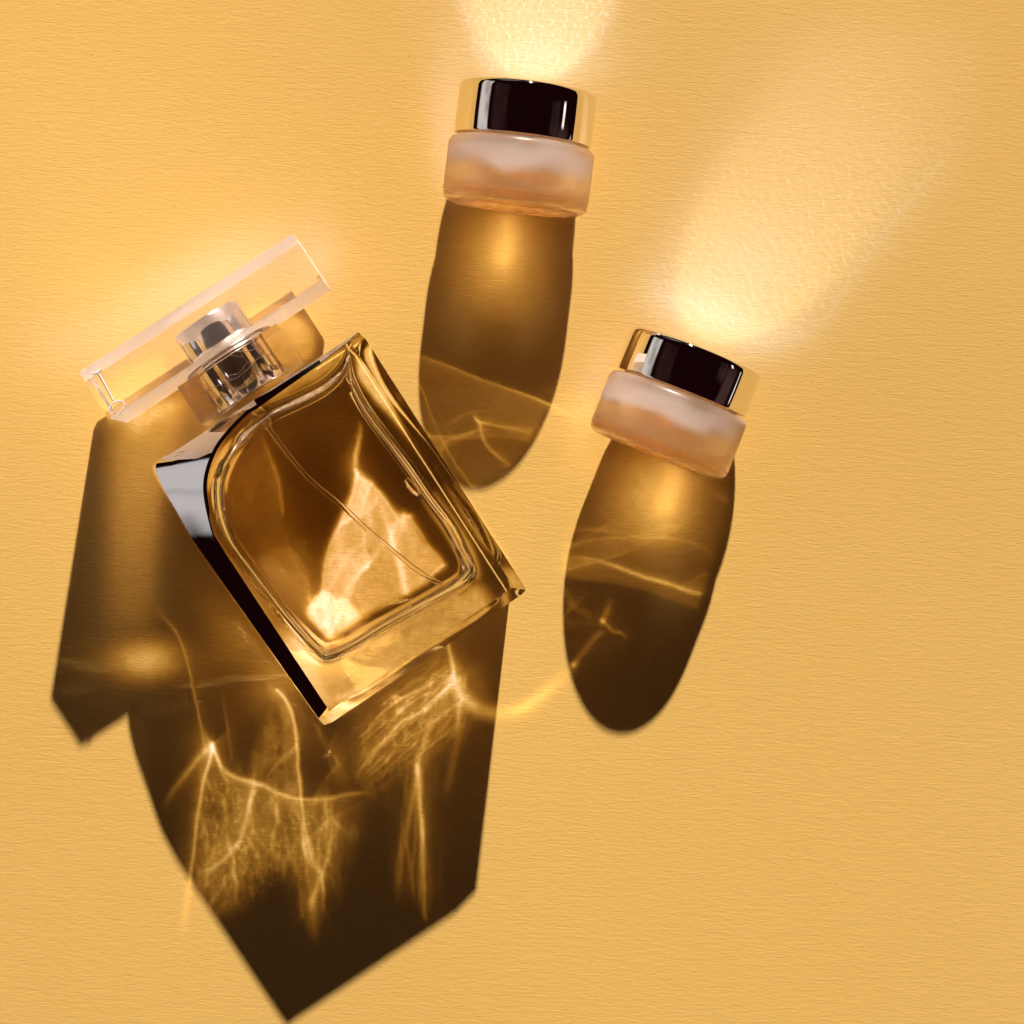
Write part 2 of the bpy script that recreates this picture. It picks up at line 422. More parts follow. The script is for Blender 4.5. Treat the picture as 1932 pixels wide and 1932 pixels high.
# ================================================================ jars
def make_jar(label, lidtop, basemid):
    z = 135.0
    a = W(lidtop[0], lidtop[1], z); b = W(basemid[0], basemid[1], z)
    d = (a - b); d.z = 0; L = d.length / S; d.normalize()
    rot = Matrix.Rotation(math.atan2(d.y, d.x) - math.pi / 2, 4, 'Z')
    root = empty('cosmetic_jar', Vector((b.x, b.y, 0)), rot)
    tag(root, label, 'cosmetic jar', 'small frosted jars with metal lids')
    M = root.matrix_world @ Matrix.Translation((0, 0, z * S))
    def part(name, prof, mat, par, smooth=35, seg=160):
        bm = lathe([(r * S, s * S) for r, s in prof], seg); al = [v.co.y / S for v in bm.verts]
        bmesh.ops.transform(bm, matrix=M, verts=bm.verts)
        o = link_mesh(name, bm, mat, par, smooth=smooth)
        a_ = o.data.attributes.new('along', 'FLOAT', 'POINT'); a_.data.foreach_set('value', al)
        return o
    g = 120.0
    outer = [(0, 9), (96, 9), (104, 6), (112, 1), (120, 0), (127, 2.5), (132, 7), (134.5, 14), (135, 22), (135, g - 14), (133.5, g - 7), (129, g - 2.5), (122, g), (112, g + 1), (108, g + 3), (107, g + 22)]
    inner = [(98, g + 22), (98, g + 2), (100, g - 10), (101, 50), (97, 38), (86, 31), (70, 28), (0, 27)]
    part('glass_jar', outer + inner, M_FROST, root, 50)
    cream = part('cream', [(0, 72), (50, 74), (80, 70), (94, 76), (97, 88), (97, 112), (90, 118), (0, 118)], M_CREAM, root)
    for v in cream.data.vertices:
        f = 1 + 0.05 * math.sin(v.co.x * 900 + 1) * math.sin(v.co.y * 1300) + 0.05 * math.sin(v.co.z * 1100 + 2)
        v.co = M.translation + (v.co - M.translation) * min(f, 1.02)
    part('lid', [(0, L), (114, L), (121, L - 1), (125.5, L - 4), (127.5, L - 9), (127.8, L - 16), (127.8, g + 6), (127, g + 4), (125, g + 3.4), (110.5, g + 3.4),
                 (110.5, L - 6), (0, L - 6)], M_LID, root, 40)
    lid = [o for o in scene.objects if o.parent is root and o.name.startswith('lid')][0]
    lid.data.materials.append(M_LID_END)
    for f in lid.data.polygons:
        if f.normal.dot(d) > 0.97: f.material_index = 1
    return root
make_jar('frosted glass jar with mirror lid lying farther from the bottle base, almost untilted', (997.5, 166), (970.5, 392))
make_jar('frosted glass jar with mirror lid lying tilted, to the right of the perfume bottle', (1316, 660), (1238, 859))

# ================================================================ added lamp with a drawn slide, standing in for sun through the glass
GN = 2048; GX0, GX1 = -40.0, 1972.0; PXS = (GX1 - GX0) / GN
G = np.zeros((GN, GN)); 
def gx(v): return (v - GX0) / PXS
def blur(a, sig):
    f = np.fft.rfft2(a); ky = np.fft.fftfreq(GN)[:, None]; kx = np.fft.rfftfreq(GN)[None, :]
    return np.fft.irfft2(f * np.exp(-2 * (math.pi * sig / PXS) ** 2 * (kx ** 2 + ky ** 2)), s=a.shape)
def fnoise(sx, sy, rot=0.0, seed=0):     # smooth unit noise with feature size sx, sy plan units
    r = np.random.default_rng(seed); a = r.standard_normal((GN, GN))
    f = np.fft.rfft2(a); ky = np.fft.fftfreq(GN)[:, None]; kx = np.fft.rfftfreq(GN)[None, :]
    c, s_ = math.cos(rot), math.sin(rot); kk = (kx * c + ky * s_) * sx / PXS, (-kx * s_ + ky * c) * sy / PXS
    b = np.fft.irfft2(f * np.exp(-8 * (kk[0] ** 2 + kk[1] ** 2)), s=a.shape); return b / b.std()
def under(p): return (966 + (p[0] - 966) * .985, 966 + (p[1] - 966) * .985)
def stroke(pts, w, amp, tail=0.0, tamp=0.0, smooth=True):
    """pts in plan units; w = line half width, tail = soft spread on the left-hand side of travel (negative: right); amp may be a list"""
    P = np.array(pts, float); n0 = len(P)
    A = np.array(amp if hasattr(amp, '__len__') else [amp] * n0, float)
    if smooth and n0 > 2:
        Q = np.array(catmull([tuple(p) for p in P], 6, closed=False)); A = np.interp(np.linspace(0, n0 - 1, len(Q)), np.arange(n0), A); P = Q
    R = max(4 * w, 3 * abs(tail)) + 2
    x0, x1 = int(max(0, gx(P[:, 0].min() - R))), int(min(GN, gx(P[:, 0].max() + R) + 1))
    y0, y1 = int(max(0, gx(P[:, 1].min() - R))), int(min(GN, gx(P[:, 1].max() + R) + 1))
    if x1 <= x0 or y1 <= y0: return
    xs = GX0 + (np.arange(x0, x1) + .5) * PXS; ys = GX0 + (np.arange(y0, y1) + .5) * PXS
    XX, YY = np.meshgrid(xs, ys); best = np.full(XX.shape, 1e9); val = np.zeros(XX.shape); sg = np.zeros(XX.shape)
    for i in range(len(P) - 1):
        a, b = P[i], P[i + 1]; d = b - a; L2 = max(d @ d, 1e-9)
        t = np.clip(((XX - a[0]) * d[0] + (YY - a[1]) * d[1]) / L2, 0, 1)
        ex, ey = XX - a[0] - t * d[0], YY - a[1] - t * d[1]; dist = np.hypot(ex, ey)
        m = dist < best
        best[m] = dist[m]; val[m] = (A[i] + (A[i + 1] - A[i]) * t)[m]; sg[m] = np.sign(d[0] * ey - d[1] * ex)[m]
    out = val * np.exp(-(best / w) ** 2 * .5)
    if tail:
        side = np.where(sg * (1 if tail > 0 else -1) < 0, 1.0, 0.0)
        out += side * val * tamp * np.exp(-best / abs(tail) * 1.3)
    G[y0:y1, x0:x1] += out
def polymask(pts, soft):
    P = np.array(pts, float); yy = GX0 + (np.arange(GN) + .5) * PXS; xx = yy
    m = np.zeros((GN, GN), bool)
    for i in range(len(P)):
        (xa, ya), (xb, yb) = P[i], P[(i + 1) % len(P)]
        if ya == yb: continue
        r = (yy > min(ya, yb)) & (yy <= max(ya, yb))
        xi = xa + (yy[r] - ya) / (yb - ya) * (xb - xa)
        m[r] ^= xx[None, :] > xi[:, None]
    return np.clip(blur(m.astype(float), soft), 0, 1)
def fill(pts, amp, soft, tex=None):
    global G
    m = polymask(pts, soft) * amp
    G += m if tex is None else m * tex
def blob(x, y, sx, sy, amp, rot=0.0, p=2.0):
    global G
    xs = GX0 + (np.arange(GN) + .5) * PXS; XX, YY = np.meshgrid(xs - x, xs - y)
    c, s_ = math.cos(rot), math.sin(rot); q = np.hypot((XX * c + YY * s_) / sx, (-XX * s_ + YY * c) / sy)
    G += amp * np.exp(-.5 * q ** p)
def c2(*a): return [under((247.2 + x * .402, 600.2 + y * .402)) for x, y in a]
def c5(*a): return [(70.6 + x * .4752, 1129.8 + y * .4752) for x, y in a]
def cj1(*a): return [(741.4 + x * .2193, 635.5 + y * .2193) for x, y in a]
def cj2(*a): return [(988.5 + x * .2925, 847.3 + y * .2925) for x, y in a]

n1 = fnoise(9, 9, 0, 1); n2 = fnoise(22, 22, 0, 2); n3 = fnoise(10, 55, .12, 3); n4 = fnoise(60, 60, 0, 5); n5 = fnoise(4.5, 60, .75, 6)
nf = fnoise(3.5, 5, 0, 12); n3b = fnoise(5, 34, -.08, 13)
web = np.exp(-np.abs(n2 + .35 * n1) / .15); vweb = .6 * np.exp(-np.abs(n3 + .35 * n1) / .16) + .6 * np.exp(-np.abs(n3b + .2 * nf) / .2); dweb = .8 * np.exp(-np.abs(n5 + .2 * nf) / .2) + .3 * np.clip(nf, 0, 2)
mott = np.clip(.55 + .26 * n4 + .12 * n1 + .10 * nf + .1 * n3b, 0, None)

def bundle(region, direc, count, length, amp, w=1.1, curl=.12, seed=0, spread=.25):
    r = np.random.default_rng(seed); P = np.array(region, float); lo_b, hi_b = P.min(0), P.max(0); made = 0; base = math.atan2(direc[1], direc[0])
    def inside(x, y):
        c = False
        for i in range(len(P)):
            (xa, ya), (xb, yb) = P[i], P[(i + 1) % len(P)]
            if (ya > y) != (yb > y) and x < xa + (y - ya) / (yb - ya) * (xb - xa): c = not c
        return c
    for _ in range(count * 6):
        if made >= count: break
        x, y = r.uniform(lo_b, hi_b)
        if not inside(x, y): continue
        L = length * r.uniform(.4, 1.2); n = 7; th = base + r.normal() * spread; k = r.normal() * curl; pts = []
        for q in range(n):
            pts.append((x, y)); x += math.cos(th) * L / n; y += math.sin(th) * L / n; th += k + r.normal() * .09
        a = amp * r.uniform(.3, 1.0) ** 1.5
        prof_ = np.sin(np.linspace(.12, 3.0, n)) ** .8 * a * np.clip(1 + .3 * r.standard_normal(n), .3, 1.7)
        stroke(pts, w * r.uniform(.7, 1.6), list(prof_), r.choice([-8, 8]), .25); made += 1

def veil(region, amp, sx, sy, rot=0.0, k=.6, seed=0, soft=8, floor=0.0, blur_=.9, octaves=2):
    """invented caustic net, as from a softly rippled glass wall: rays are pushed along the slope of a smooth random surface and counted"""
    global G
    P = np.array(region, float); pad = 60
    x0, y0 = [max(0, int(gx(v) - pad)) for v in P.min(0)]; x1, y1 = [min(GN, int(gx(v) + pad)) for v in P.max(0)]
    h = fnoise(sx, sy, rot, seed)
    if octaves > 1: h = h + .30 * fnoise(sx * .5, sy * .5, rot, seed + 100)
    if octaves > 2: h = h + .10 * fnoise(sx * .27, sy * .27, rot, seed + 200)
    h = h[y0:y1, x0:x1]; gy_, gx_ = np.gradient(h); cxx = np.abs(np.gradient(gx_, axis=1)).mean() + np.abs(np.gradient(gy_, axis=0)).mean()
    A = k * 2.2 / cxx; H_, W_ = h.shape; out = np.zeros(H_ * W_); R_ = np.random.default_rng(seed + 5)
    ii, jj = np.meshgrid(np.arange(H_), np.arange(W_), indexing='ij')
    for sub in range(6):
        oi, oj = R_.random(ii.shape), R_.random(ii.shape); ay = np.clip(ii + oi, 0, H_ - 1.01); ax = np.clip(jj + oj, 0, W_ - 1.01)
        a0, b0 = ay.astype(int), ax.astype(int); fa, fb = ay - a0, ax - b0
        def bil(f): return f[a0, b0] * (1 - fa) * (1 - fb) + f[a0 + 1, b0] * fa * (1 - fb) + f[a0, b0 + 1] * (1 - fa) * fb + f[a0 + 1, b0 + 1] * fa * fb
        ty, tx = ay + A * bil(gy_), ax + A * bil(gx_); m = (ty >= 0) & (ty < H_ - 1) & (tx >= 0) & (tx < W_ - 1)
        ty, tx = ty[m], tx[m]; a1, b1 = ty.astype(int), tx.astype(int); fa, fb = ty - a1, tx - b1
        for da, db, w in ((0, 0, (1 - fa) * (1 - fb)), (1, 0, fa * (1 - fb)), (0, 1, (1 - fa) * fb), (1, 1, fa * fb)):
            out += np.bincount((a1 + da) * W_ + b1 + db, weights=w, minlength=H_ * W_)
    out = out.reshape(H_, W_) / 6.0
    full = np.zeros((GN, GN)); full[y0:y1, x0:x1] = np.clip(out, 0, 9)
    if blur_: full = blur(full, blur_)
    G += polymask(region, soft) * amp * (floor + (1 - floor) * full)

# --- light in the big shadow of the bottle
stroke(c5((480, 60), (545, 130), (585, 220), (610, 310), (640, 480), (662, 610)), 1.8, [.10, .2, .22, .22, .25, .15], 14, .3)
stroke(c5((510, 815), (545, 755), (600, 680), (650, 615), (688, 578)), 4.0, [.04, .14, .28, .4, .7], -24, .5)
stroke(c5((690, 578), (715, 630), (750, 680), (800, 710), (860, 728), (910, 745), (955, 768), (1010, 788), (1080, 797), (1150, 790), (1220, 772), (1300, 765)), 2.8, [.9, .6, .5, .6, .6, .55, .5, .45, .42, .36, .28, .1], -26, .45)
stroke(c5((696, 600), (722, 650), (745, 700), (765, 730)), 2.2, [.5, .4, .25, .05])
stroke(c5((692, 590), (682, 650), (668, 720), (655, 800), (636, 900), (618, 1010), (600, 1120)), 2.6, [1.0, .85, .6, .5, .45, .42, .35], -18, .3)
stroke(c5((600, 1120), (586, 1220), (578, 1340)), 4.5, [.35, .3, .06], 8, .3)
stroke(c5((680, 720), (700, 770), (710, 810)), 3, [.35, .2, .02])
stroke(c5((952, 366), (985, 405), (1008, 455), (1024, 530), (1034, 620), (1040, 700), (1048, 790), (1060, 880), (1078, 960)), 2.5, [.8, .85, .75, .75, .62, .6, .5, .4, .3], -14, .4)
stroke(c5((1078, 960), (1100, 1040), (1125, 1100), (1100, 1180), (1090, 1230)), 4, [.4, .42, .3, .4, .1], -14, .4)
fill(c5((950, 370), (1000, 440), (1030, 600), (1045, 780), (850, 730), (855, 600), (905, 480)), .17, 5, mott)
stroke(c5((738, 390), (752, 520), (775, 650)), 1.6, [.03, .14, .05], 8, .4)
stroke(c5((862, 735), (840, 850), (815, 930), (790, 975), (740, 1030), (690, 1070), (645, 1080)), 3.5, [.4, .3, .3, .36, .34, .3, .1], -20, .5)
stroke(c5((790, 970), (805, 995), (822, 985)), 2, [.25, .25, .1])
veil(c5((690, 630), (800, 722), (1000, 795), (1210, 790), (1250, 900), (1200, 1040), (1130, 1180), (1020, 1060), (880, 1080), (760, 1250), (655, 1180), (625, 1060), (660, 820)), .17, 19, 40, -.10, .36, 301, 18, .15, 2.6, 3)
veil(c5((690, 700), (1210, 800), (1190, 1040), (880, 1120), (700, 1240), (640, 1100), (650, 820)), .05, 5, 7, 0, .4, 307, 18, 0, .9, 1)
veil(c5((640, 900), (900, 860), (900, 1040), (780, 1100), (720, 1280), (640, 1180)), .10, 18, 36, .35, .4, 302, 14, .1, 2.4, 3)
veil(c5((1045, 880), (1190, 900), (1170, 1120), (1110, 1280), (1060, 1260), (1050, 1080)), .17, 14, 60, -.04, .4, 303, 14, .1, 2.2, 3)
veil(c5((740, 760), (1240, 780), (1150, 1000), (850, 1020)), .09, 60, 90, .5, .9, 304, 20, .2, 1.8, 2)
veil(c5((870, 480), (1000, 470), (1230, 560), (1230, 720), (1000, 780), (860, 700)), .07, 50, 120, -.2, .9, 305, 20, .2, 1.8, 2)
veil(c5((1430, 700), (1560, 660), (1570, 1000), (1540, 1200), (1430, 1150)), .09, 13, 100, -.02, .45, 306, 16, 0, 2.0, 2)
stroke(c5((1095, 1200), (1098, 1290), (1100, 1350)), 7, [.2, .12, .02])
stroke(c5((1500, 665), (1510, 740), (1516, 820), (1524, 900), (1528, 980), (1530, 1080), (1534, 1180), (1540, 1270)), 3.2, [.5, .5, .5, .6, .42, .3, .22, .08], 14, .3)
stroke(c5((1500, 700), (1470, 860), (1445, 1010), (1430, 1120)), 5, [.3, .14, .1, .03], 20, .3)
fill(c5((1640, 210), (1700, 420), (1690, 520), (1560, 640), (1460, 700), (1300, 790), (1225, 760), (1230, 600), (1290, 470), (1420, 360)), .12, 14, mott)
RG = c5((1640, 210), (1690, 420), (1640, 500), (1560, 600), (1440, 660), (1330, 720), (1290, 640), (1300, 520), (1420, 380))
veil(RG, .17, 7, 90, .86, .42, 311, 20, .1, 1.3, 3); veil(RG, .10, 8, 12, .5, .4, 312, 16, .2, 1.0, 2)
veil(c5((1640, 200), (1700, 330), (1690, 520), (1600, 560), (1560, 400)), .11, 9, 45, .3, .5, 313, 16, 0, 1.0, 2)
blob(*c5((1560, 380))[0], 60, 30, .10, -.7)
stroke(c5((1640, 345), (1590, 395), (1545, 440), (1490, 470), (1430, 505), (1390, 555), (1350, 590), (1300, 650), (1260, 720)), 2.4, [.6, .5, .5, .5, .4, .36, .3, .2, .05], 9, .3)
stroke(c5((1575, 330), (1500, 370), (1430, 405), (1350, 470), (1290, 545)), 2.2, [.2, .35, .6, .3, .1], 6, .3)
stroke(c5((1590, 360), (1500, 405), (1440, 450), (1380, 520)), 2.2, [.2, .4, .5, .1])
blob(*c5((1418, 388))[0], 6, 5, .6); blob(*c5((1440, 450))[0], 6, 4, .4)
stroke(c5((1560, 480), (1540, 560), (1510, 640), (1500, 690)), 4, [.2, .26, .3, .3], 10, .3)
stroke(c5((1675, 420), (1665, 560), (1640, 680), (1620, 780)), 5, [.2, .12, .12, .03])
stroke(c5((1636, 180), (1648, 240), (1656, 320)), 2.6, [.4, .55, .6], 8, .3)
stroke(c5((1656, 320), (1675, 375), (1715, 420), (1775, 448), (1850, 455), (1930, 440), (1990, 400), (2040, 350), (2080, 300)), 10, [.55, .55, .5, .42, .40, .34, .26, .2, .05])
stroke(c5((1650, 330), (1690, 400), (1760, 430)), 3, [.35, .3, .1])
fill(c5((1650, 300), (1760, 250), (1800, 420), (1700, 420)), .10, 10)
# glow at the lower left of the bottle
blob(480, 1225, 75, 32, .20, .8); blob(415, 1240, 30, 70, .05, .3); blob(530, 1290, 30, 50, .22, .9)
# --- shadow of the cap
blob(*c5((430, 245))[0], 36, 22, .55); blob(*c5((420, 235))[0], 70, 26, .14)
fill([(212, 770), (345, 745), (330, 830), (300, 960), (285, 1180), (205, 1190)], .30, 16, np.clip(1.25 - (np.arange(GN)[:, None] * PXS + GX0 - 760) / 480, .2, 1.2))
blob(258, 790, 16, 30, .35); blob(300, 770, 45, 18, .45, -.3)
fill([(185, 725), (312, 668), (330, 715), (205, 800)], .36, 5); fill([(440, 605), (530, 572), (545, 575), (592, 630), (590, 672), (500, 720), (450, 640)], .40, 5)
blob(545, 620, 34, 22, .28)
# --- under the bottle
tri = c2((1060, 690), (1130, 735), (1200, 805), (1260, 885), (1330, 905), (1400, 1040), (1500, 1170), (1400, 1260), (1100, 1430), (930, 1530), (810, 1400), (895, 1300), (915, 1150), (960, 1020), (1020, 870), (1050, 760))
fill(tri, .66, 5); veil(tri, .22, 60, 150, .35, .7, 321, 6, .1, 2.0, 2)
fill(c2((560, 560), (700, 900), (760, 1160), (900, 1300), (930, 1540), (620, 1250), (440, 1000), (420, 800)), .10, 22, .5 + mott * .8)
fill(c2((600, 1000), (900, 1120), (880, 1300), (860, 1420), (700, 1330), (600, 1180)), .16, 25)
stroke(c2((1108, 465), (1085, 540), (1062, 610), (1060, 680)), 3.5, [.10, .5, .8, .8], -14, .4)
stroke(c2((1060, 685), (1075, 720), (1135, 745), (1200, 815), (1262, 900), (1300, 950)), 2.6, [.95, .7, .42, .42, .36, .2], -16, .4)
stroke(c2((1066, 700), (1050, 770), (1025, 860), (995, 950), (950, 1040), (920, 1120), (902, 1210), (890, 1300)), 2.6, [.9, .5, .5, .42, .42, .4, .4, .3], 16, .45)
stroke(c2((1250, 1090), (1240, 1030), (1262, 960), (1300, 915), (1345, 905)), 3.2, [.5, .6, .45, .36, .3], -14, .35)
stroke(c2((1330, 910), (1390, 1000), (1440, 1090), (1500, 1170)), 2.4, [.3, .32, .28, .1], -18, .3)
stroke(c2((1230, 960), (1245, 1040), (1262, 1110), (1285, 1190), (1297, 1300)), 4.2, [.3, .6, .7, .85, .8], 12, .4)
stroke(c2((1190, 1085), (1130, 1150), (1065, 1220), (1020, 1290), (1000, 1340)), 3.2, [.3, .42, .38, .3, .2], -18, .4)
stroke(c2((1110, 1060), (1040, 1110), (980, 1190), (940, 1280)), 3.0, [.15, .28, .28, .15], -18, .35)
stroke(c2((1100, 760), (1112, 860), (1135, 960), (1120, 1050)), 7, [.25, .32, .38, .15])
stroke(c2((1170, 830), (1215, 930), (1235, 1010)), 5, [.25, .35, .2])
stroke(c2((570, 480), (605, 570), (640, 660), (672, 760), (684, 900)), 3.0, [.05, .12, .22, .24, .16], -20, .6)
stroke(c2((690, 1020), (725, 1100), (770, 1190), (815, 1280), (826, 1340)), 2.8, [.03, .12, .16, .22, .4], 18, .4)
fill(c2((800, 1420), (850, 1345), (905, 1300), (960, 1345), (1010, 1345), (1100, 1440), (930, 1540)), 1.0, 4, .7 + .35 * mott)
stroke(c2((838, 1370), (870, 1330), (905, 1302), (945, 1330), (970, 1360)), 2.4, [.5, .4, .5, .4, .2])
stroke(c2((965, 1355), (1000, 1340), (1050, 1385), (1100, 1440)), 2.4, [.3, .5, .3, .2])
stroke(c2((905, 1305), (915, 1400), (935, 1520)), 5, [.5, .45, .3])
stroke(c2((820, 1340), (845, 1410), (900, 1500)), 8, [.3, .5, .4])
# rim between the chamber and the outer wall
fill([under(p) for p in ((625, 1262), (905, 1100), (930, 1140), (640, 1345), (600, 1330), (520, 1205), (560, 1215))], .60, 8, .95 + .10 * n4)
stroke([under(p) for p in ((532, 1178), (560, 1212), (585, 1236), (612, 1248), (650, 1238))], 6, [.1, .9, 1.3, 1.5, .6])  # bright strokes drawn beneath, standing in for rim highlights
stroke([under(p) for p in ((640, 1242), (700, 1212), (780, 1168), (860, 1124))], 5, [.8, .6, .4, .3])
stroke([under(p) for p in ((820, 935), (862, 1000), (890, 1050), (900, 1085))], 5, [.2, .5, .6, .5])
fill([under(p) for p in ((400, 1010), (560, 1220), (600, 1265), (625, 1350), (585, 1310), (420, 1050))], .40, 7)
stroke([under(p) for p in ((640, 1318), (720, 1280), (800, 1230), (870, 1190))], 4, [.3, .4, .3, .1])
fill([under(p) for p in ((668, 646), (860, 925), (975, 1085), (960, 1060), (850, 900), (790, 850), (720, 770), (680, 715))], .95, 3)
fill([under(p) for p in ((480, 762), (655, 650), (655, 680), (600, 715), (520, 755))], .55, 5, .7 + .3 * mott)
fill([under(p) for p in ((300, 880), (400, 800), (415, 830), (390, 930), (340, 920))], .7, 8)
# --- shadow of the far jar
fill([(862, 268), (1100, 292), (1092, 398), (850, 372)], .75, 10, mott + .2); fill([(1165, 712), (1388, 805), (1345, 885), (1130, 800)], .70, 10, mott + .2)  # light drawn under both jars, to glow through the frosted glass
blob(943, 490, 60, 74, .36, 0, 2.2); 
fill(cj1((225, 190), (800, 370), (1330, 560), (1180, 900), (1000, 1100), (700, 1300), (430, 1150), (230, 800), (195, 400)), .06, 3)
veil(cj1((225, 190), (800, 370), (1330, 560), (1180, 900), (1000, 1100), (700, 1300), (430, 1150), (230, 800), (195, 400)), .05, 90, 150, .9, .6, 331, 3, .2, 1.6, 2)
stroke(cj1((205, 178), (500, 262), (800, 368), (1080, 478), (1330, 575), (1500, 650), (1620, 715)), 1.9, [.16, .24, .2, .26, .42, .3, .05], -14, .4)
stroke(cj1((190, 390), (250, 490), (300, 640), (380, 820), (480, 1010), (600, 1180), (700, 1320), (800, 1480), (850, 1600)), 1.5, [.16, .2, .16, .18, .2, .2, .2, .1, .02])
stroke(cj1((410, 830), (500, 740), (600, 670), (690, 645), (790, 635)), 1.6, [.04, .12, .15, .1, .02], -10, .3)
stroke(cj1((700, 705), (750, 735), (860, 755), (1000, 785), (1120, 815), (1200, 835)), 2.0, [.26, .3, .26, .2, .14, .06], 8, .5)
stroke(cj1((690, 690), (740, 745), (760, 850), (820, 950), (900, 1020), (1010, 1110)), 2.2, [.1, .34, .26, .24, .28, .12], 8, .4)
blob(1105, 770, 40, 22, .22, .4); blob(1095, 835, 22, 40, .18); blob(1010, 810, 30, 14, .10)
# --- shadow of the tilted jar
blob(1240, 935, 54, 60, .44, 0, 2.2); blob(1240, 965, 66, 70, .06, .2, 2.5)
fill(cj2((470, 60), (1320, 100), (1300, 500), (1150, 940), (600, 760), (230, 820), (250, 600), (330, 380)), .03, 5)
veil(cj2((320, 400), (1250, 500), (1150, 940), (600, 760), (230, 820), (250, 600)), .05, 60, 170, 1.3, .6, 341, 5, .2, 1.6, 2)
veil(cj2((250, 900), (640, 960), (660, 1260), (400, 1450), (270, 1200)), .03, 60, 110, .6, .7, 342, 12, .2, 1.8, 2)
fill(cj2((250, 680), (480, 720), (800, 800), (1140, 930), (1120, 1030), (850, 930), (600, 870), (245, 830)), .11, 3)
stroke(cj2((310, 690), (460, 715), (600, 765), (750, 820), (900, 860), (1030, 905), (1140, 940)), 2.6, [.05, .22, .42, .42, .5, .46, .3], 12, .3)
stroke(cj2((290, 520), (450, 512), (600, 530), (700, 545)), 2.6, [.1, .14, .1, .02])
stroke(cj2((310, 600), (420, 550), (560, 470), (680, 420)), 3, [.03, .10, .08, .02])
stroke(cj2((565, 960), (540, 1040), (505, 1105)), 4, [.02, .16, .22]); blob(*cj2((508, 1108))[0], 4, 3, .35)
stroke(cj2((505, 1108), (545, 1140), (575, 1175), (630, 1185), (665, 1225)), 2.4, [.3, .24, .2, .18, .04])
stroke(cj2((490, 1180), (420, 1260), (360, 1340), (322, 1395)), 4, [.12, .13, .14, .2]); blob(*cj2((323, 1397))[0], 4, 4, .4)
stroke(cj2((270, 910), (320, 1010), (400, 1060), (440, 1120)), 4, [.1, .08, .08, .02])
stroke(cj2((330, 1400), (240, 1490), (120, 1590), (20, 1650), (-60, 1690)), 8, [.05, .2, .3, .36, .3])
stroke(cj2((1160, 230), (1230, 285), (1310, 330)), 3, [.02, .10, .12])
G0_ = G; G = np.zeros((GN, GN))
# --- drawn fans of light, added to what the lids reflect: soft halo round the jars and the cap
blob(845, 215, 26, 75, .22); blob(835, 300, 16, 40, .10); blob(1010, 60, 105, 80, .30); blob(1010, 120, 70, 30, .28)
blob(1335, 592, 75, 32, .42, .4); blob(1385, 530, 95, 85, .24, -.3); blob(1500, 330, 150, 230, .09, .45); blob(1120, 720, 22, 60, .16, .36); blob(1470, 640, 50, 20, .16, -.3)
grain = 1 + .38 * fnoise(5, 9, -.35, 8) + .16 * n1
FADE = np.clip((np.arange(GN)[:, None] * PXS + GX0) / 620, .3, 1.0) ** 1.2
T_ = G; G = np.zeros((GN, GN)); veil([(1205, 590), (1262, 440), (1330, 290), (1520, 60), (1860, 60), (1800, 330), (1640, 500), (1530, 625), (1400, 660)], .17, 5, 9, -.45, .30, 351, 26, .3, .6, 1); G = T_ + G * FADE
veil([(850, -20), (882, 70), (915, 135), (1060, 150), (1130, 90), (1180, -20)], .20, 5, 7, 0, .34, 352, 8, .3, .6, 1)
stroke([(1560, 600), (1640, 480), (1760, 320), (1850, 190)], 5, [.05, .06, .04, .01])

blob(340, 545, 120, 42, .26, -.57); blob(480, 505, 85, 42, .16, -.5); blob(600, 500, 30, 50, .22); blob(130, 640, 70, 50, .10)
G0_ += .0 * G

G0_ = .84 * G0_ + .26 * blur(G0_, 6) + .06 * blur(G0_, 22); GW = np.clip(G, 0, 1.2); G = np.zeros((GN, GN)); blob(60, 200, 480, 620, .12)  # last blob: broad upper-left brightening drawn into the slide
SHD = sum(polymask(p, 3) for p in (
    [(185, 725), (300, 672), (640, 600), (685, 640), (985, 1095), (945, 1160), (905, 1480), (880, 1690), (720, 1800), (535, 1925), (420, 1790), (302, 1580), (262, 1350), (150, 1390), (95, 1320), (185, 800)],
    [(850, 290), (1110, 290), (1075, 420), (1065, 640), (1030, 780), (960, 890), (880, 920), (810, 850), (785, 740), (800, 560), (835, 390)],
    [(1150, 700), (1400, 800), (1372, 900), (1360, 1050), (1290, 1230), (1220, 1340), (1160, 1375), (1090, 1320), (1055, 1200), (1055, 1100), (1130, 840)]))
G0_ += G * np.clip(1 - SHD, 0, 1); GW += .16 * G * np.clip(1 - SHD, 0, 1); G = G0_  # hand-outlined shadows kept free of the added brightening
# a little irregular shimmer so that no line is drawn with a ruler
wx_ = fnoise(14, 14, 0, 21) * .4 + fnoise(60, 60, 0, 23) * 1.3; wy_ = fnoise(14, 14, 0, 22) * .4 + fnoise(60, 60, 0, 24) * 1.3
ii, jj = np.meshgrid(np.arange(GN), np.arange(GN), indexing='ij')
fi = np.clip(ii + wy_, 0, GN - 1.01); fj = np.clip(jj + wx_, 0, GN - 1.01); i0_ = fi.astype(int); j0_ = fj.astype(int); a_ = fi - i0_; b_ = fj - j0_
G = (G[i0_, j0_] * (1 - a_) * (1 - b_) + G[i0_ + 1, j0_] * a_ * (1 - b_) + G[i0_, j0_ + 1] * (1 - a_) * b_ + G[i0_ + 1, j0_ + 1] * a_ * b_)
G *= np.clip(1 + .05 * nf + .03 * n1, .5, 1.6)
G = np.clip(G, 0, 3)
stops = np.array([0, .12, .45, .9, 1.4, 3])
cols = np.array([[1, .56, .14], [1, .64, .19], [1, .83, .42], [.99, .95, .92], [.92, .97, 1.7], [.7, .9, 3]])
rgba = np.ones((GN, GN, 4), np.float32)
for k_ in range(3): rgba[..., k_] = G * np.interp(G, stops, cols[:, k_]) + GW * (.36, .78, 3.4)[k_]  # blue-heavy light added so the drawn halos turn white
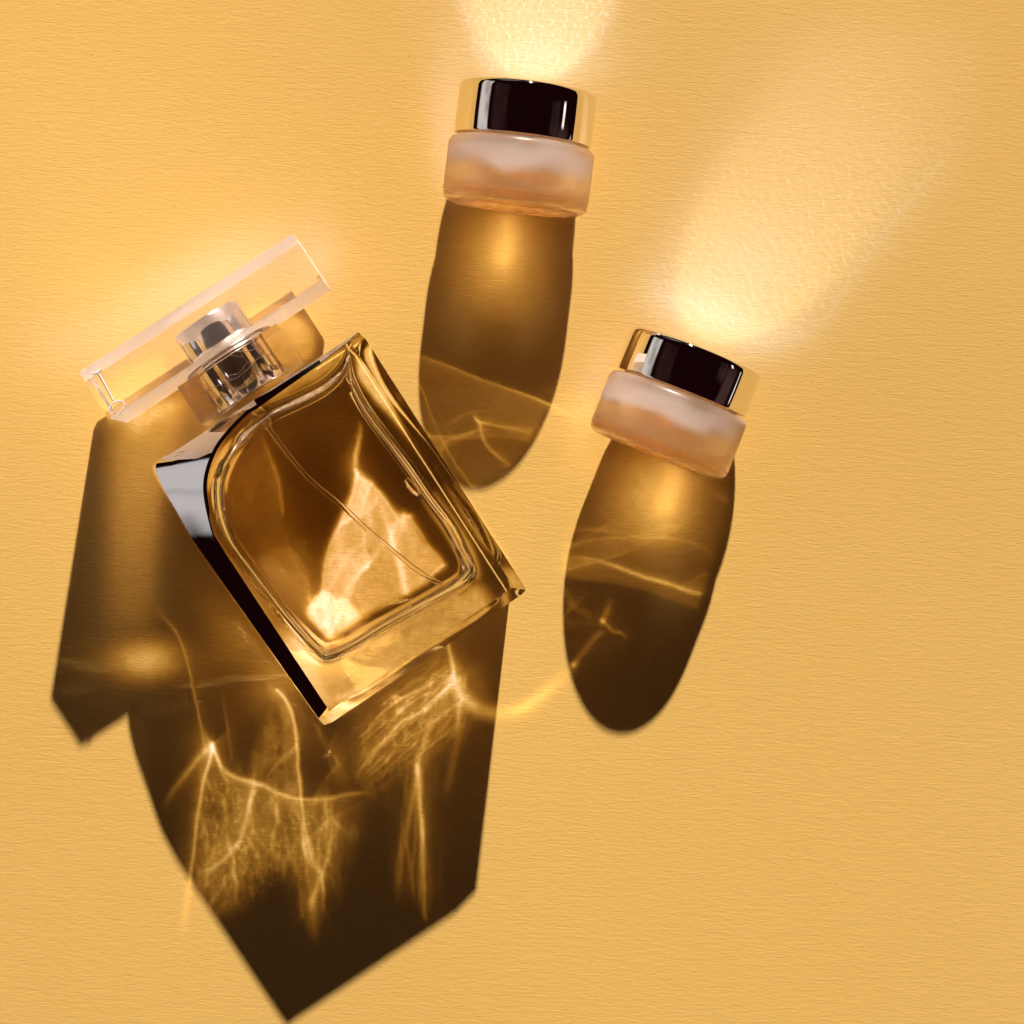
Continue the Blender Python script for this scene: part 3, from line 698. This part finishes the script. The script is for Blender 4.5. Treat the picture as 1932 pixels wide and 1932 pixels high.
img = bpy.data.images.new('light_pattern', GN, GN, alpha=False, float_buffer=True)
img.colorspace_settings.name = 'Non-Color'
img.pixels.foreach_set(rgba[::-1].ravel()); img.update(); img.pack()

spot_l = bpy.data.lights.new('added_caustic_lamp', 'SPOT'); spot = bpy.data.objects.new('added_caustic_lamp', spot_l)  # added lamp that projects the drawn pattern in place of refracted sun
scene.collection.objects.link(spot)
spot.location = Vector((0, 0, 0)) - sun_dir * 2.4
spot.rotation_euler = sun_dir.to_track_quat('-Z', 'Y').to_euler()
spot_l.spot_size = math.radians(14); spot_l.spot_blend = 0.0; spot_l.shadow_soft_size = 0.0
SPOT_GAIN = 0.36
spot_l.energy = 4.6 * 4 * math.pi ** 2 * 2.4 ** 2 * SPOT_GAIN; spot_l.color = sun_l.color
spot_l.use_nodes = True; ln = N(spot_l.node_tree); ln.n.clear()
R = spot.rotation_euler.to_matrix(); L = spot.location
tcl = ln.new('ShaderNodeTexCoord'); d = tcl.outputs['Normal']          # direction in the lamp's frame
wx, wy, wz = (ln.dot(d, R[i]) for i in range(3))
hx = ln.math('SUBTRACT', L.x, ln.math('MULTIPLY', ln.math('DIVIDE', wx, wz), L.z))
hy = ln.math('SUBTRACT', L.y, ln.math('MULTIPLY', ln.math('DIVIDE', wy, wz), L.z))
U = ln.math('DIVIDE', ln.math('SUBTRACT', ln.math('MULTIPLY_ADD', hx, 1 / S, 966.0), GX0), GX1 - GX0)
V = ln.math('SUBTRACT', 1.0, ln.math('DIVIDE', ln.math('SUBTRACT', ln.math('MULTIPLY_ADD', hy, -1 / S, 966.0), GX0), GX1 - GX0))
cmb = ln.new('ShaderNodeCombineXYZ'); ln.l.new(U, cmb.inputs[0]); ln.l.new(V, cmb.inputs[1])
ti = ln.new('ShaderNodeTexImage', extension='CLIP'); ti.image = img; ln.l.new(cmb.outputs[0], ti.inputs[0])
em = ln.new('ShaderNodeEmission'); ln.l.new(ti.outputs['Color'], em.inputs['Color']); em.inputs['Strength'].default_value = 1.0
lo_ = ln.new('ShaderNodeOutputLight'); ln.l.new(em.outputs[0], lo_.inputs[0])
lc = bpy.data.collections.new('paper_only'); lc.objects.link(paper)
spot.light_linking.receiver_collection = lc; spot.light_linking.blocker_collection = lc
